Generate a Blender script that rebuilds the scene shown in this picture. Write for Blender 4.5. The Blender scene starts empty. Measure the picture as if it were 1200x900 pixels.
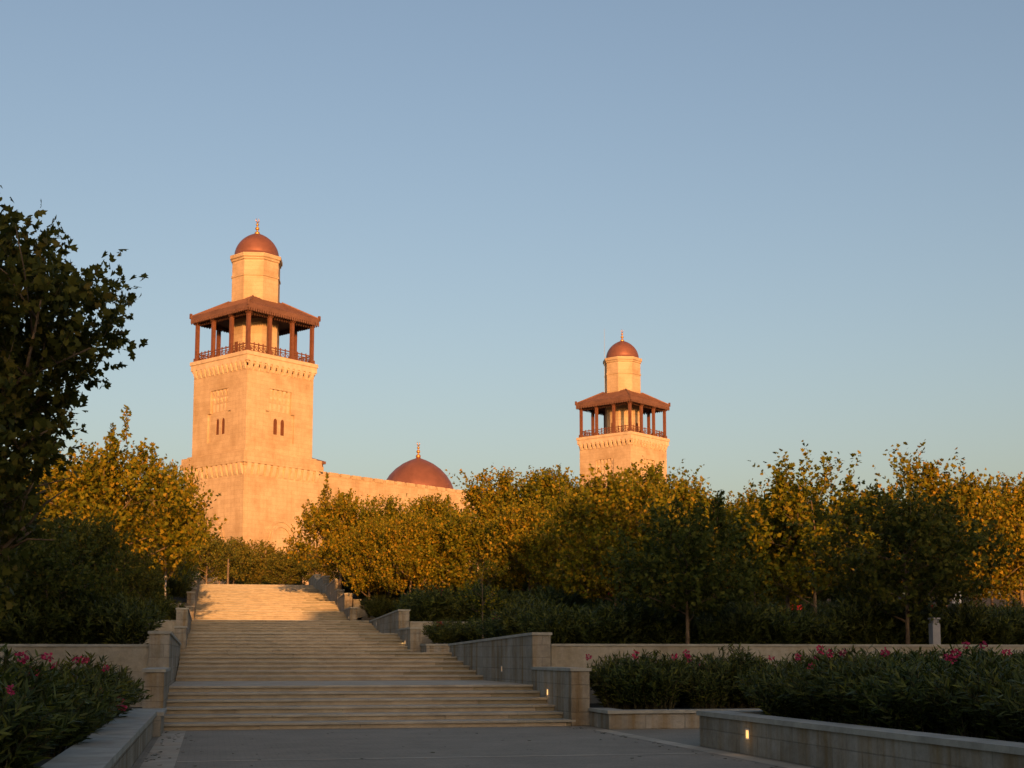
import bpy, bmesh, math, random
import numpy as np
from mathutils import Vector
R = math.radians
SC = bpy.context.scene
COL = SC.collection

# ------------------------------------------------------------------ camera, sky, sun, exposure
YAW = math.atan(354 / math.hypot(1600, 190)); PITCH = math.atan(190 / 1600)
cam_data = bpy.data.cameras.new('camera'); cam = bpy.data.objects.new('camera', cam_data); COL.objects.link(cam)
cam.location = (0, 0, 1.6); cam.rotation_euler = (R(90) + PITCH, 0, -YAW)
cam_data.sensor_width = 36; cam_data.lens = 48; cam_data.shift_y = 128 / 1200
cam_data.clip_start = .1; cam_data.clip_end = 8000
SC.camera = cam

SUN_EL, SUN_AZ = R(7.6), R(180.5)          # azimuth clockwise from +Y: the sun stands behind the camera, a little to the right
w = bpy.data.worlds.new('World'); SC.world = w; w.use_nodes = True
nt = w.node_tree; bg = nt.nodes['Background']
sky = nt.nodes.new('ShaderNodeTexSky'); sky.sky_type = 'NISHITA'; sky.sun_disc = False
sky.sun_elevation = SUN_EL; sky.sun_rotation = SUN_AZ; sky.altitude = 900; sky.air_density = 1.2; sky.dust_density = 8.0; sky.ozone_density = 2.0
warm = nt.nodes.new('ShaderNodeMix'); warm.data_type = 'RGBA'; warm.blend_type = 'MULTIPLY'; warm.inputs[0].default_value = 1
warm.inputs[7].default_value = (1.235, 1.015, .925, 1)       # the photograph's warm white balance
nt.links.new(sky.outputs[0], warm.inputs[6]); nt.links.new(warm.outputs[2], bg.inputs[0]); bg.inputs[1].default_value = .15
sd = bpy.data.lights.new('sun', 'SUN'); sun = bpy.data.objects.new('sun', sd); COL.objects.link(sun)
sd.energy = 4.6; sd.angle = R(.5); sd.color = (1, .43, .13)
sdir = Vector((math.sin(SUN_AZ) * math.cos(SUN_EL), math.cos(SUN_AZ) * math.cos(SUN_EL), math.sin(SUN_EL)))
sun.rotation_euler = (-sdir).to_track_quat('-Z', 'Y').to_euler()
SC.view_settings.view_transform = 'Standard'; SC.view_settings.look = 'None'; SC.view_settings.gamma = 1
SC.view_settings.use_curve_mapping = False
SC.view_settings.exposure = .63

# ------------------------------------------------------------------ helpers
_fw = np.array([math.sin(YAW) * math.cos(PITCH), math.cos(YAW) * math.cos(PITCH), math.sin(PITCH)])
_rt = np.array([math.cos(YAW), -math.sin(YAW), 0]); _up = np.cross(_rt, _fw)
def at(px, py, Y):
    """point of the place seen at a spot of the photograph, at distance Y along the stairs"""
    r = (px - 600) * _rt - (py - 578) * _up + 1600 * _fw
    return np.array([0, 0, 1.6]) + r * Y / r[1]

def tag(o, label=None, cat=None, group=None, kind=None):
    if label: o['label'] = label
    if cat: o['category'] = cat
    if group: o['group'] = group
    if kind: o['kind'] = kind
    return o
def empty(name, loc, rz=0, label=None, cat=None, group=None):
    o = bpy.data.objects.new(name, None); COL.objects.link(o)
    o.location = loc; o.rotation_euler = (0, 0, rz); o.empty_display_size = .3
    return tag(o, label, cat, group)
def link(name, me, mat, parent=None):
    if mat and not me.materials: me.materials.append(mat)
    o = bpy.data.objects.new(name, me); COL.objects.link(o)
    if parent: o.parent = parent
    return o
def copy_tree(o, parent=None):
    c = o.copy(); COL.objects.link(c)
    if parent: c.parent = parent
    for ch in list(o.children): copy_tree(ch, c)
    return c

class MB:
    def __init__(s): s.v = []; s.f = []
    def add(s, verts, faces):
        b = len(s.v); s.v += [tuple(p) for p in verts]; s.f += [tuple(i + b for i in f) for f in faces]
    def box(s, x0, x1, y0, y1, z0, z1, fn=None):
        p = [(x, y, z) for z in (z0, z1) for x, y in ((x0, y0), (x1, y0), (x1, y1), (x0, y1))]
        if fn: p = [fn(*q) for q in p]
        s.add(p, [(3, 2, 1, 0), (4, 5, 6, 7), (0, 1, 5, 4), (1, 2, 6, 5), (2, 3, 7, 6), (3, 0, 4, 7)])
    def prism(s, pts, d0, d1, fn):
        n = len(pts)
        p = [fn(u, v, d0) for u, v in pts] + [fn(u, v, d1) for u, v in pts]
        s.add(p, [tuple(range(n))[::-1], tuple(range(n, 2 * n))] + [(i, (i + 1) % n, n + (i + 1) % n, n + i) for i in range(n)])
    def lathe(s, prof, n=24, c=(0, 0, 0), ph=0):
        rings = []
        for r, z in prof:
            rings.append([(c[0] + r * math.cos(ph + 2 * math.pi * k / n), c[1] + r * math.sin(ph + 2 * math.pi * k / n), c[2] + z) for k in range(n)])
        m = len(rings)
        s.add([p for r in rings for p in r], [(i * n + k, i * n + (k + 1) % n, (i + 1) * n + (k + 1) % n, (i + 1) * n + k) for i in range(m - 1) for k in range(n)]
              + [tuple(range(n))[::-1], tuple((m - 1) * n + k for k in range(n))])
    def tube(s, pts, rad, n=6):
        pts = [Vector(p) for p in pts]; rings = []
        for i, p in enumerate(pts):
            d = (pts[min(i + 1, len(pts) - 1)] - pts[max(i - 1, 0)]).normalized()
            a = d.cross(Vector((.31, .95, .1))).normalized(); b = d.cross(a)
            r = rad[i] if hasattr(rad, '__len__') else rad
            rings.append([p + a * r * math.cos(2 * math.pi * k / n) + b * r * math.sin(2 * math.pi * k / n) for k in range(n)])
        m = len(rings)
        s.add([p for r in rings for p in r], [(i * n + k, i * n + (k + 1) % n, (i + 1) * n + (k + 1) % n, (i + 1) * n + k) for i in range(m - 1) for k in range(n)]
              + [tuple(range(n))[::-1], tuple((m - 1) * n + k for k in range(n))])
    def mesh(s, name, smooth=False):
        me = bpy.data.meshes.new(name); me.from_pydata(s.v, [], s.f)
        bm = bmesh.new(); bm.from_mesh(me); bmesh.ops.recalc_face_normals(bm, faces=bm.faces); bm.to_mesh(me); bm.free()
        if smooth: me.polygons.foreach_set('use_smooth', [True] * len(me.polygons))
        me.update(); return me
    def build(s, name, mat, parent=None, smooth=False): return link(name, s.mesh(name, smooth), mat, parent)

# ------------------------------------------------------------------ materials
def mat_new(name, rough=.8):
    m = bpy.data.materials.new(name); m.use_nodes = True
    b = m.node_tree.nodes['Principled BSDF']; b.inputs['Roughness'].default_value = rough
    b.inputs['Specular IOR Level'].default_value = .3
    return m, m.node_tree, b
def N(nt, t, **kw):
    n = nt.nodes.new(t)
    for k, v in kw.items(): setattr(n, k, v)
    return n
def ramp(nt, src, stops):
    r = N(nt, 'ShaderNodeValToRGB'); cr = r.color_ramp
    while len(cr.elements) < len(stops): cr.elements.new(.5)
    for e, (p, c) in zip(cr.elements, stops): e.position = p; e.color = (*c, 1) if len(c) == 3 else c
    nt.links.new(src, r.inputs[0]); return r.outputs[0]
def mix(nt, a, b, fac, mode='MULTIPLY'):
    m = N(nt, 'ShaderNodeMix', data_type='RGBA', blend_type=mode)
    for s, v in ((0, fac), (6, a), (7, b)):
        if hasattr(v, 'links'): nt.links.new(v, m.inputs[s])
        elif s == 0: m.inputs[0].default_value = v
        else: m.inputs[s].default_value = (*v, 1)
    return m.outputs[2]
def noise(nt, vec, scale, detail=4, rough=.6):
    n = N(nt, 'ShaderNodeTexNoise'); n.inputs['Scale'].default_value = scale; n.inputs['Detail'].default_value = detail; n.inputs['Roughness'].default_value = rough
    if vec: nt.links.new(vec, n.inputs['Vector'])
    return n.outputs[0]

def ashlar(name, c1, c2, cm, bw, bh, stain=.6, stain_scale=.35, world=False, rough=.85, joint=.012, streak=0, bump=.25, tint=None):
    """stone laid in courses: u runs along the wall, v up it"""
    m, nt, b = mat_new(name, rough)
    if world: src = N(nt, 'ShaderNodeNewGeometry').outputs['Position']
    else: src = N(nt, 'ShaderNodeTexCoord').outputs['Object']
    sp = N(nt, 'ShaderNodeSeparateXYZ'); nt.links.new(src, sp.inputs[0])
    ad = N(nt, 'ShaderNodeMath', operation='ADD'); nt.links.new(sp.outputs[0], ad.inputs[0]); nt.links.new(sp.outputs[1], ad.inputs[1])
    cb = N(nt, 'ShaderNodeCombineXYZ'); nt.links.new(ad.outputs[0], cb.inputs[0]); nt.links.new(sp.outputs[2], cb.inputs[1])
    br = N(nt, 'ShaderNodeTexBrick'); nt.links.new(cb.outputs[0], br.inputs['Vector'])
    br.inputs['Color1'].default_value = (*c1, 1); br.inputs['Color2'].default_value = (*c2, 1); br.inputs['Mortar'].default_value = (*cm, 1)
    br.inputs['Scale'].default_value = 1; br.inputs['Mortar Size'].default_value = joint; br.inputs['Mortar Smooth'].default_value = .3
    br.inputs['Brick Width'].default_value = bw; br.inputs['Row Height'].default_value = bh
    n1 = noise(nt, src, stain_scale, 6, .65)
    col = mix(nt, br.outputs[0], ramp(nt, n1, [(.32, (stain, stain * .93, stain * .82)), (.58, (1, 1, 1))]), 1)
    n2 = noise(nt, src, 9, 5, .7)
    col = mix(nt, col, ramp(nt, n2, [(.3, (.82, .82, .82)), (.7, (1.08, 1.08, 1.08))]), 1)
    if streak:
        mp = N(nt, 'ShaderNodeMapping'); mp.inputs['Scale'].default_value = (1, .07, 1); nt.links.new(cb.outputs[0], mp.inputs[0])
        n3 = noise(nt, mp.outputs[0], 2.6, 4, .6)
        col = mix(nt, col, ramp(nt, n3, [(.45, (1, 1, 1)), (.68, tint or (.62, .56, .42))]), streak)
    nt.links.new(col, b.inputs['Base Color'])
    bp = N(nt, 'ShaderNodeBump'); bp.inputs['Strength'].default_value = bump; bp.inputs['Distance'].default_value = .03
    mm = N(nt, 'ShaderNodeMath', operation='SUBTRACT'); nt.links.new(n2, mm.inputs[0]); nt.links.new(br.outputs['Fac'], mm.inputs[1])
    nt.links.new(mm.outputs[0], bp.inputs['Height']); nt.links.new(bp.outputs[0], b.inputs['Normal'])
    return m
def plain(name, c, rough=.7, var=.25, scale=3, metallic=0, island=0, bump=0):
    m, nt, b = mat_new(name, rough); b.inputs['Metallic'].default_value = metallic
    src = N(nt, 'ShaderNodeTexCoord').outputs['Object']
    n = noise(nt, src, scale, 6, .65)
    col = mix(nt, c, ramp(nt, n, [(.3, (1 - var,) * 3), (.7, (1 + var * .4,) * 3)]), 1)
    if island:
        g = N(nt, 'ShaderNodeNewGeometry').outputs['Random Per Island']
        col = mix(nt, col, ramp(nt, g, [(0, (1 - island, 1 - island * 1.1, 1 - island * 1.5)), (.5, (1, 1, 1)), (.8, (1.06, .98, .9)), (1, (1.12, 1.1, 1.1))]), 1)
    nt.links.new(col, b.inputs['Base Color'])
    if bump:
        bp = N(nt, 'ShaderNodeBump'); bp.inputs['Strength'].default_value = bump; bp.inputs['Distance'].default_value = .02
        nt.links.new(noise(nt, src, scale * 12, 4), bp.inputs['Height']); nt.links.new(bp.outputs[0], b.inputs['Normal'])
    return m
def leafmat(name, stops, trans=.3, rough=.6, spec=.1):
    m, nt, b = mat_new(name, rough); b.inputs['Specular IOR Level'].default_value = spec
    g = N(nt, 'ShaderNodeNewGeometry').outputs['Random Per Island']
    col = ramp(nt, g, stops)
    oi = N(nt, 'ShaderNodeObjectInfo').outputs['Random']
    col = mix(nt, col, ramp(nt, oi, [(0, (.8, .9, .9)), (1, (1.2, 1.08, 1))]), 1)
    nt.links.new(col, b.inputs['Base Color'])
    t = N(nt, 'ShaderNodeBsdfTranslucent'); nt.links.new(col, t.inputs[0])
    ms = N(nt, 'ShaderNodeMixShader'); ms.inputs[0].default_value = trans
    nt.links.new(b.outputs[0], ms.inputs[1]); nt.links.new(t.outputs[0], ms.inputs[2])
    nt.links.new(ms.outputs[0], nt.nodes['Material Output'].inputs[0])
    return m

M_lime = ashlar('limestone', (.54, .415, .27), (.495, .375, .24), (.37, .275, .17), 1.2, .5, .74, .3, bump=.3, streak=.35, tint=(.78, .7, .56))
M_trim = plain('limestone_trim', (.57, .44, .295), .8, .25, 1.2)
M_wall = ashlar('wall_stone', (.325, .312, .26), (.27, .26, .215), (.235, .226, .187), .9, .31, .66, .8, world=True, streak=1, tint=(.74, .55, .30), bump=.7)
M_retain = ashlar('retaining_stone', (.345, .335, .275), (.335, .325, .265), (.31, .30, .245), 2.4, 1.2, .75, .7, world=True, streak=.4, bump=.35)
M_cap = plain('cap_stone', (.325, .33, .285), .75, .35, 2.2, bump=.3)
M_riser = plain('riser_stone', (.35, .315, .235), .8, .32, 1.6, island=.4, bump=.3)
M_tread = plain('tread_stone', (.335, .33, .275), .7, .3, 1.8, island=.14, bump=.2)
M_band = plain('band_stone', (.36, .335, .265), .75, .3, 1.5, island=.12, bump=.2)
M_soil = plain('garden_soil', (.055, .05, .035), .95, .5, 1.2, bump=.8)
M_hill = plain('dry_hill', (.16, .13, .08), .95, .4, .05)
M_copper = plain('copper_brown', (.20, .10, .065), .6, .3, .8, metallic=.25)
M_domem = plain('dome_copper', (.27, .11, .07), .5, .25, .6, metallic=.45)
M_wood = plain('brown_wood', (.16, .065, .035), .6, .3, 2)
M_shade_timber = plain('shaded_timber', (.06, .025, .014), .7, .3, 2)  # shade beneath the gallery roof is put into this colour
M_shut = plain('shutter', (.14, .05, .02), .6, .3, 4)
M_brass = plain('brass', (.62, .33, .10), .35, .2, 4, metallic=.7)
M_metal = plain('grey_metal', (.30, .31, .32), .5, .2, 6)
M_white = plain('white_paint', (.72, .71, .68), .5, .15, 4)
M_bark = plain('bark', (.17, .125, .08), .9, .55, 5, bump=.7)
M_stem = plain('stem', (.07, .065, .03), .9, .4, 8)
M_plane = leafmat('plane_leaf', [(0, (.07, .09, .008)), (.4, (.135, .135, .009)), (.75, (.215, .175, .011)), (1, (.33, .205, .018))])  # golden sunlight put into the leaf colour of the lit trees
M_plane_shaded = leafmat('shaded_plane_leaf', [(0, (.042, .058, .013)), (.6, (.075, .088, .016)), (1, (.13, .125, .024))])  # darker copy of the plane leaf: shade put into the colour
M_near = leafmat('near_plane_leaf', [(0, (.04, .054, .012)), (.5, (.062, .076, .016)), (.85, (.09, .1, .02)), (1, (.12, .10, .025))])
M_ever = leafmat('evergreen_leaf', [(0, (.055, .07, .012)), (.6, (.11, .105, .015)), (1, (.19, .14, .02))], .2)
M_ole = leafmat('oleander_leaf', [(0, (.026, .042, .011)), (.6, (.056, .078, .016)), (1, (.115, .13, .022))], .2, .5, .2)
M_pink = leafmat('pink_petal', [(0, (.36, .022, .075)), (1, (.58, .075, .17))], .3)
M_red = leafmat('red_petal', [(0, (.45, .03, .06)), (1, (.62, .07, .10))], .3)
m, nt_, b_ = mat_new('lamp_glow'); b_.inputs['Emission Color'].default_value = (1, .52, .16, 1); b_.inputs['Emission Strength'].default_value = .7; b_.inputs['Base Color'].default_value = (.8, .6, .35, 1)
M_glow = m
M_dim = m.copy(); M_dim.name = 'dim_lamp_glow'; M_dim.node_tree.nodes['Principled BSDF'].inputs['Emission Strength'].default_value = .12
# paving of small grey setts
m, nt_, b_ = mat_new('grey_setts', .85)
src_ = N(nt_, 'ShaderNodeNewGeometry').outputs['Position']
br_ = N(nt_, 'ShaderNodeTexBrick'); nt_.links.new(src_, br_.inputs['Vector']); br_.inputs['Scale'].default_value = 1
br_.inputs['Color1'].default_value = (.245, .225, .175, 1); br_.inputs['Color2'].default_value = (.215, .197, .155, 1); br_.inputs['Mortar'].default_value = (.18, .165, .13, 1)
br_.inputs['Brick Width'].default_value = .2; br_.inputs['Row Height'].default_value = .1; br_.inputs['Mortar Size'].default_value = .006
c_ = mix(nt_, br_.outputs[0], ramp(nt_, noise(nt_, src_, .7, 6, .7), [(.3, (.78, .78, .76)), (.7, (1.1, 1.1, 1.1))]), 1)
c_ = mix(nt_, c_, ramp(nt_, noise(nt_, src_, 14, 4, .7), [(.3, (.8, .8, .8)), (.7, (1.15, 1.15, 1.15))]), 1)
nt_.links.new(c_, b_.inputs['Base Color'])
M_setts = m

# ------------------------------------------------------------------ ground
XL, XR = -.95, 8.08
PROFILE = [(-40, -.02), (28.9, -.02), (29.2, .36), (34.7, .36), (34.9, 1.74), (46.9, 1.74), (47, 1.69), (54.8, 1.69), (55.1, 2.02), (60.5, 2.02), (60.7, 3.0), (71.6, 3.05),
           (71.8, 3.38), (80, 3.38), (80.4, 3.8), (85.8, 3.85), (86.0, 4.7), (92, 5.1), (100, 6.0), (109, 6.9), (118, 7.3), (150, 7.8), (420, 8.2)]
def zg(Y):
    for (a, za), (b, zb) in zip(PROFILE, PROFILE[1:]):
        if Y <= b: return za + (zb - za) * max(0, (Y - a)) / (b - a)
    return PROFILE[-1][1]
g = MB(); g.add([(-4000, -4000, -.06), (4000, -4000, -.06), (4000, 4000, -.06), (-4000, 4000, -.06)], [(0, 1, 2, 3)])
tag(g.build('ground', M_hill), kind='structure')
def terrace(name, x0, x1, prof, m):
    b = MB(); n = len(prof)
    b.add([(x0, y, z) for y, z in prof] + [(x1, y, z) for y, z in prof], [(i, i + 1, n + i + 1, n + i) for i in range(n - 1)])
    return tag(b.build(name, m), kind='structure')
terrace('hillside', 8.62, 230, [p for p in PROFILE if p[0] > 29], M_soil)
terrace('hillside', -200, -1.3, [p for p in PROFILE if p[0] > 29], M_soil)
terrace('hilltop', -1.2, 8.3, [(114, 7.29), (150, 7.79), (420, 8.19)], M_setts)
b = MB(); b.add([(-1.35, 2, 0), (8.6, 2, 0), (8.6, 23.35, 0), (60, 23.35, 0), (60, 28.88, 0), (8.5, 28.88, 0), (8.5, 30.6, 0), (-1.35, 30.6, 0)], [tuple(range(8))])
tag(b.build('plaza_pavement', M_setts), kind='structure')
b = MB(); b.add([(-40, -30, -.01), (60, -30, -.01), (60, 2, -.01), (-40, 2, -.01)], [(0, 1, 2, 3)])
tag(b.build('plaza_pavement', M_setts), kind='structure')
def slabs(b, x0, x1, y0, y1, z, n, axis, gap=.006):
    for i in range(n):
        t0, t1 = i / n, (i + 1) / n
        if axis == 'y': p = (x0, x1, y0 + (y1 - y0) * t0 + gap / 2, y0 + (y1 - y0) * t1 - gap / 2)
        else: p = (x0 + (x1 - x0) * t0 + gap / 2, x0 + (x1 - x0) * t1 - gap / 2, y0, y1)
        b.add([(p[0], p[2], z), (p[1], p[2], z), (p[1], p[3], z), (p[0], p[3], z)], [(0, 1, 2, 3)])
b = MB()
slabs(b, -.94, -.46, 4, 30.4, .004, 26, 'y'); slabs(b, 8.1, 8.44, 4, 28.8, .004, 25, 'y'); slabs(b, -.45, 8.09, 21.5, 21.68, .004, 9, 'x'); slabs(b, -.45, 8.09, 12.5, 12.68, .004, 9, 'x')
tag(b.build('paving_band', M_band), kind='structure')
b = MB(); b.add([(-60, 2, .36), (-1.4, 2, .36), (-1.4, 29.4, .36), (-60, 29.4, .36)], [(0, 1, 2, 3)])
tag(b.build('flowerbed_soil', M_soil), kind='structure')
b = MB(); b.add([(8.8, 2, .45), (60, 2, .45), (60, 23.1, .45), (8.8, 23.1, .45)], [(0, 1, 2, 3)])
tag(b.build('flowerbed_soil', M_soil), kind='structure')

# unseen ridge added behind the camera, crest shaped for its shadow: it holds the low sun off the plaza and the lower steps
b = MB(); RX = [(-420, -.3), (-300, .4), (-200, .2), (-140, 0), (-100, .5), (-70, .2), (-50, .3), (-38, .1), (-28, .4), (-20, .2), (-14, .1), (-8, .05), (-3, -.05), (2, 0), (7, .1), (12, 0), (15.4, .1), (16.2, 2.4), (18, 3.0), (20.6, 2.8),
      (22, 2.1), (25, 2.4), (28, 1.4), (31, .9), (33, -.6), (35, -1.6), (38, -2.0), (41, -1.3), (44, -1.0), (47, -1.9), (52, -1.2), (58, -1.6), (66, -.8), (75, -.6), (95, -.4), (130, 0), (180, .3), (280, .2), (420, 0)]
xs = [q[0] - 11.5 for q in RX]; hx = [q[1] for q in RX]
rows = [(-30, 0), (-44, 12), (-60, 1), (-75, .96), (-110, .8), (-180, 0)]
RIDGE = 3.55 + math.tan(SUN_EL) * 133
vs = []
for y, k in rows:
    for x, d in zip(xs, hx):
        z = -.1 if k == 0 else (12 + d if k == 12 else (RIDGE + d) * k)
        vs.append((x, y + 3 * math.sin(x * .05), z))
nx = len(xs)
b.add(vs, [(r * nx + i, r * nx + i + 1, (r + 1) * nx + i + 1, (r + 1) * nx + i) for r in range(len(rows) - 1) for i in range(nx - 1)])
tag(b.build('shade_ridge', M_hill), kind='structure')

# ------------------------------------------------------------------ staircase
stair = empty('staircase', (3.5, 30.5, 0), 0, 'long flight of pale stone steps with landings climbing from the plaza to the hilltop', 'staircase')
def loc(b, name, mat, parent, root):
    """build in world coordinates, then hang under a root that stands elsewhere"""
    o = b.build(name, mat, parent)
    ox, oy, oz = root.location
    o.data.transform(__import__('mathutils').Matrix.Translation((-ox, -oy, -oz))); return o
rng = random.Random(5)
def step(y, z0, r, depth, x0=XL, x1=XR + .1):
    """a riser of several slabs with a nosed tread on top"""
    rb = MB(); tb = MB()
    for bb, (ya, yb, za, zb) in ((rb, (y + .015, y + .3, z0, z0 + r - .05)), (tb, (y - .035, y + depth + .005, z0 + r - .05, z0 + r))):
        cuts = [x0]
        while cuts[-1] < x1 - 2.6: cuts.append(cuts[-1] + rng.uniform(1.3, 2.5))
        cuts.append(x1)
        for a, c in zip(cuts, cuts[1:]):
            j = rng.uniform(-.006, .006)
            bb.box(a + .003, c - .003, ya + (j if bb is rb else j * 1.5), yb, za, zb)
    s = loc(rb, 'step', M_riser, stair, stair); loc(tb, 'tread', M_tread, s, stair)
FL = [(30.5, 0, 6, .1433, .76, 41.0), (41.0, .86, 6, .14, 1.1, 56.4), (56.4, 1.70, 6, .1433, .78, 66.5), (66.5, 2.56, 6, .14, 1.0, 81.7),
      (81.7, 3.40, 6, .15, .72, 88.5), (88.5, 4.30, 6, .15, .72, 96), (96, 5.2, 6, .15, .8, 104), (104, 6.1, 4, .15, .8, 109), (109, 6.7, 4, .15, 1.2, 114.2)]
for y0, z0, n, r, td, yn in FL:
    for i in range(n):
        step(y0 + i * td, z0 + i * r, r, td if i < n - 1 else .5)
    lb = MB(); yl = y0 + (n - 1) * td + .5
    x1 = XR + .1 if y0 not in (41.0, 66.5) else XR + .1
    lb.box(XL, x1, yl + .025, yn + .05, z0 + n * r - .3, z0 + n * r - .004)
    loc(lb, 'landing', M_band, stair, stair)

# parapet walls beside each pair of flights: a low pier, then a taller wall whose top falls away uphill
def parapet(side, y0, y1, y2, ztop, zfront, zback, zb, label, xw=.43, group=None):
    t = empty('parapet_wall', (XR + .2 if side > 0 else XL - .2, y0, zb), 0, label, 'parapet wall', group)
    X = (lambda a, c: (XR + a, XR + c)) if side > 0 else (lambda a, c: (XL - c, XL - a))
    if ztop is not None:
        x0, x1 = X(0, xw); p = MB(); p.box(x0, x1, y0, y1, zb - .4, ztop - .07); pr_ = loc(p, 'pier', M_wall, t, t)
        x0, x1 = X(-.03, xw + .04); c = MB(); c.box(x0, x1, y0 - .04, y1 - .003, ztop - .07, ztop); loc(c, 'cap', M_cap, pr_, t)
    x0, x1 = X(.02, xw + .07)
    wv = MB(); wv.add([(x, y, z) for x in (x0, x1) for y, z in ((y1, zb - .4), (y2, zb - .4), (y2, zback - .07), (y1, zfront - .07))],
                      [(0, 1, 2, 3), (7, 6, 5, 4), (0, 4, 5, 1), (1, 5, 6, 2), (2, 6, 7, 3), (3, 7, 4, 0)])
    wl = loc(wv, 'sloping_wall', M_wall, t, t)
    x0, x1 = X(-.015, xw + .105)
    c = MB(); c.add([(x, y, z) for x in (x0, x1) for y, z in ((y1 - .04, zfront - .07), (y2 + .03, zback - .07), (y2 + .03, zback), (y1 - .04, zfront))],
                    [(0, 1, 2, 3), (7, 6, 5, 4), (0, 4, 5, 1), (1, 5, 6, 2), (2, 6, 7, 3), (3, 7, 4, 0)])
    loc(c, 'cap', M_cap, wl, t)
    return t
MODS = [(30.46, 34.4, 47.0, 1.31, 2.19, 2.0, 0, 'bottom'), (56.36, 60.2, 71.8, 2.76, 3.62, 3.38, 1.7, 'second'),
        (81.66, 85.4, 90.2, 4.45, 5.45, 5.3, 3.4, 'third'), (90.24, 92.6, 99.8, 5.9, 6.72, 6.55, 4.9, 'fourth'), (99.84, 102.6, 108.8, 6.8, 7.5, 7.4, 6.0, 'fifth'), (108.84, 111.4, 118, 7.7, 8.1, 8.0, 6.7, 'topmost')]
for (a, b1, c1, zt, zf, zbk, zb, nm) in MODS:
    for s in (1, -1):
        parapet(s, a, b1, c1, zt, zf, zbk, zb, f'{nm} stone parapet wall up the {"right" if s > 0 else "left"} edge of the steps, pier with taller sloping part',
                group='stepped parapet walls along the stairs')

# low planter walls and retaining walls
def low_wall(boxes, caps, label, cat='planter wall', group=None, name='planter_wall', m=None):
    t = empty(name, (boxes[0][0], boxes[0][2], boxes[0][4]), 0, label, cat, group)
    p = MB(); [p.box(*q) for q in boxes]; loc(p, 'wall_body', m or M_wall, t, t)
    c = MB(); [c.box(*q) for q in caps]; loc(c, 'cap', M_cap, t, t)
    return t
low_wall([(8.55, 8.95, 3, 23.35, -.05, .54), (8.952, 30, 22.95, 23.345, -.05, .54)], [(8.51, 8.99, 2.9, 23.39, .54, .62), (8.992, 30, 22.9, 23.38, .54, .619)],
         'long low stone planter wall nearest the camera at the right edge of the plaza, with a lit lamp', group='low planter walls round the plaza')
low_wall([(8.51, 8.9, 28.9, 30.44, -.05, .34), (8.902, 40, 28.905, 29.25, -.05, .34), (8.53, 8.9, 30.442, 34.3, -.05, .34)],
         [(8.47, 8.94, 28.86, 30.42, .34, .41), (8.942, 40, 28.87, 29.29, .34, .409)], 'low stone planter wall at the foot of the right parapet, turning its corner beside the steps', group='low planter walls round the plaza')
low_wall([(-1.52, -1.06, 3, 28.2, -.05, .42), (-1.5, -.92, 28.205, 30.4, -.05, .40)], [(-1.62, -1.0, 2.9, 28.24, .42, .5), (-1.58, -.87, 28.245, 30.42, .405, .48)],
         'low stone planter wall with broad grey cap at the left edge of the plaza', group='low planter walls round the plaza')
low_wall([(8.51, 8.9, 54.8, 56.3, 1.5, 1.99), (8.902, 30, 54.805, 55.1, 1.5, 1.99)], [(8.47, 8.94, 54.76, 56.3, 1.99, 2.06), (8.942, 30, 54.77, 55.14, 1.99, 2.059)],
         'low stone planter wall beside the middle landing below the second right parapet', group='low planter walls round the landings')
low_wall([(-30, -1.42, 54.8, 55.1, 1.5, 1.99)], [(-30, -1.4, 54.77, 55.14, 1.99, 2.06)], 'low stone planter wall beside the middle landing on the left', group='low planter walls round the landings')
def retaining(x0, x1, y, z0, z1, label):
    return low_wall([(x0, x1, y, y + .3, z0 - .3, z1 - .06)], [(x0, x1, y - .03, y + .33, z1 - .06, z1)], label, 'retaining wall', 'retaining walls of the garden terraces', 'retaining_wall', M_retain)
retaining(8.64, 45, 34.6, .3, 1.9, 'pale stone retaining wall behind the right flowering planter, below the hedge')
retaining(-40, -1.43, 34.6, .3, 1.87, 'pale stone retaining wall behind the left flowering bed')
retaining(8.64, 45, 60.4, 2, 3.1, 'stone retaining wall of the second terrace right of the steps')
retaining(-40, -1.43, 60.4, 2, 3.1, 'stone retaining wall of the second terrace left of the steps')
t = retaining(9.1, 45, 85.6, 3.8, 4.75, 'sunlit stone retaining wall of the third terrace with a square end pillar')
pb = MB(); pb.box(8.66, 9.098, 85.5, 86.0, 3.5, 5.0); pb.box(8.62, 9.15, 85.46, 86.04, 5.0, 5.08); loc(pb, 'pillar', M_retain, t, t)
retaining(-40, -1.43, 85.6, 3.8, 4.75, 'stone retaining wall of the third terrace left of the steps')
low_wall([(1.8, 5.6, 126, 126.5, 7.2, 7.75)], [(1.75, 5.65, 125.95, 126.55, 7.75, 7.85)], 'low grey stone bench wall standing at the head of the stairs', 'stone bench', name='stone_bench', m=M_cap)

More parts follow.
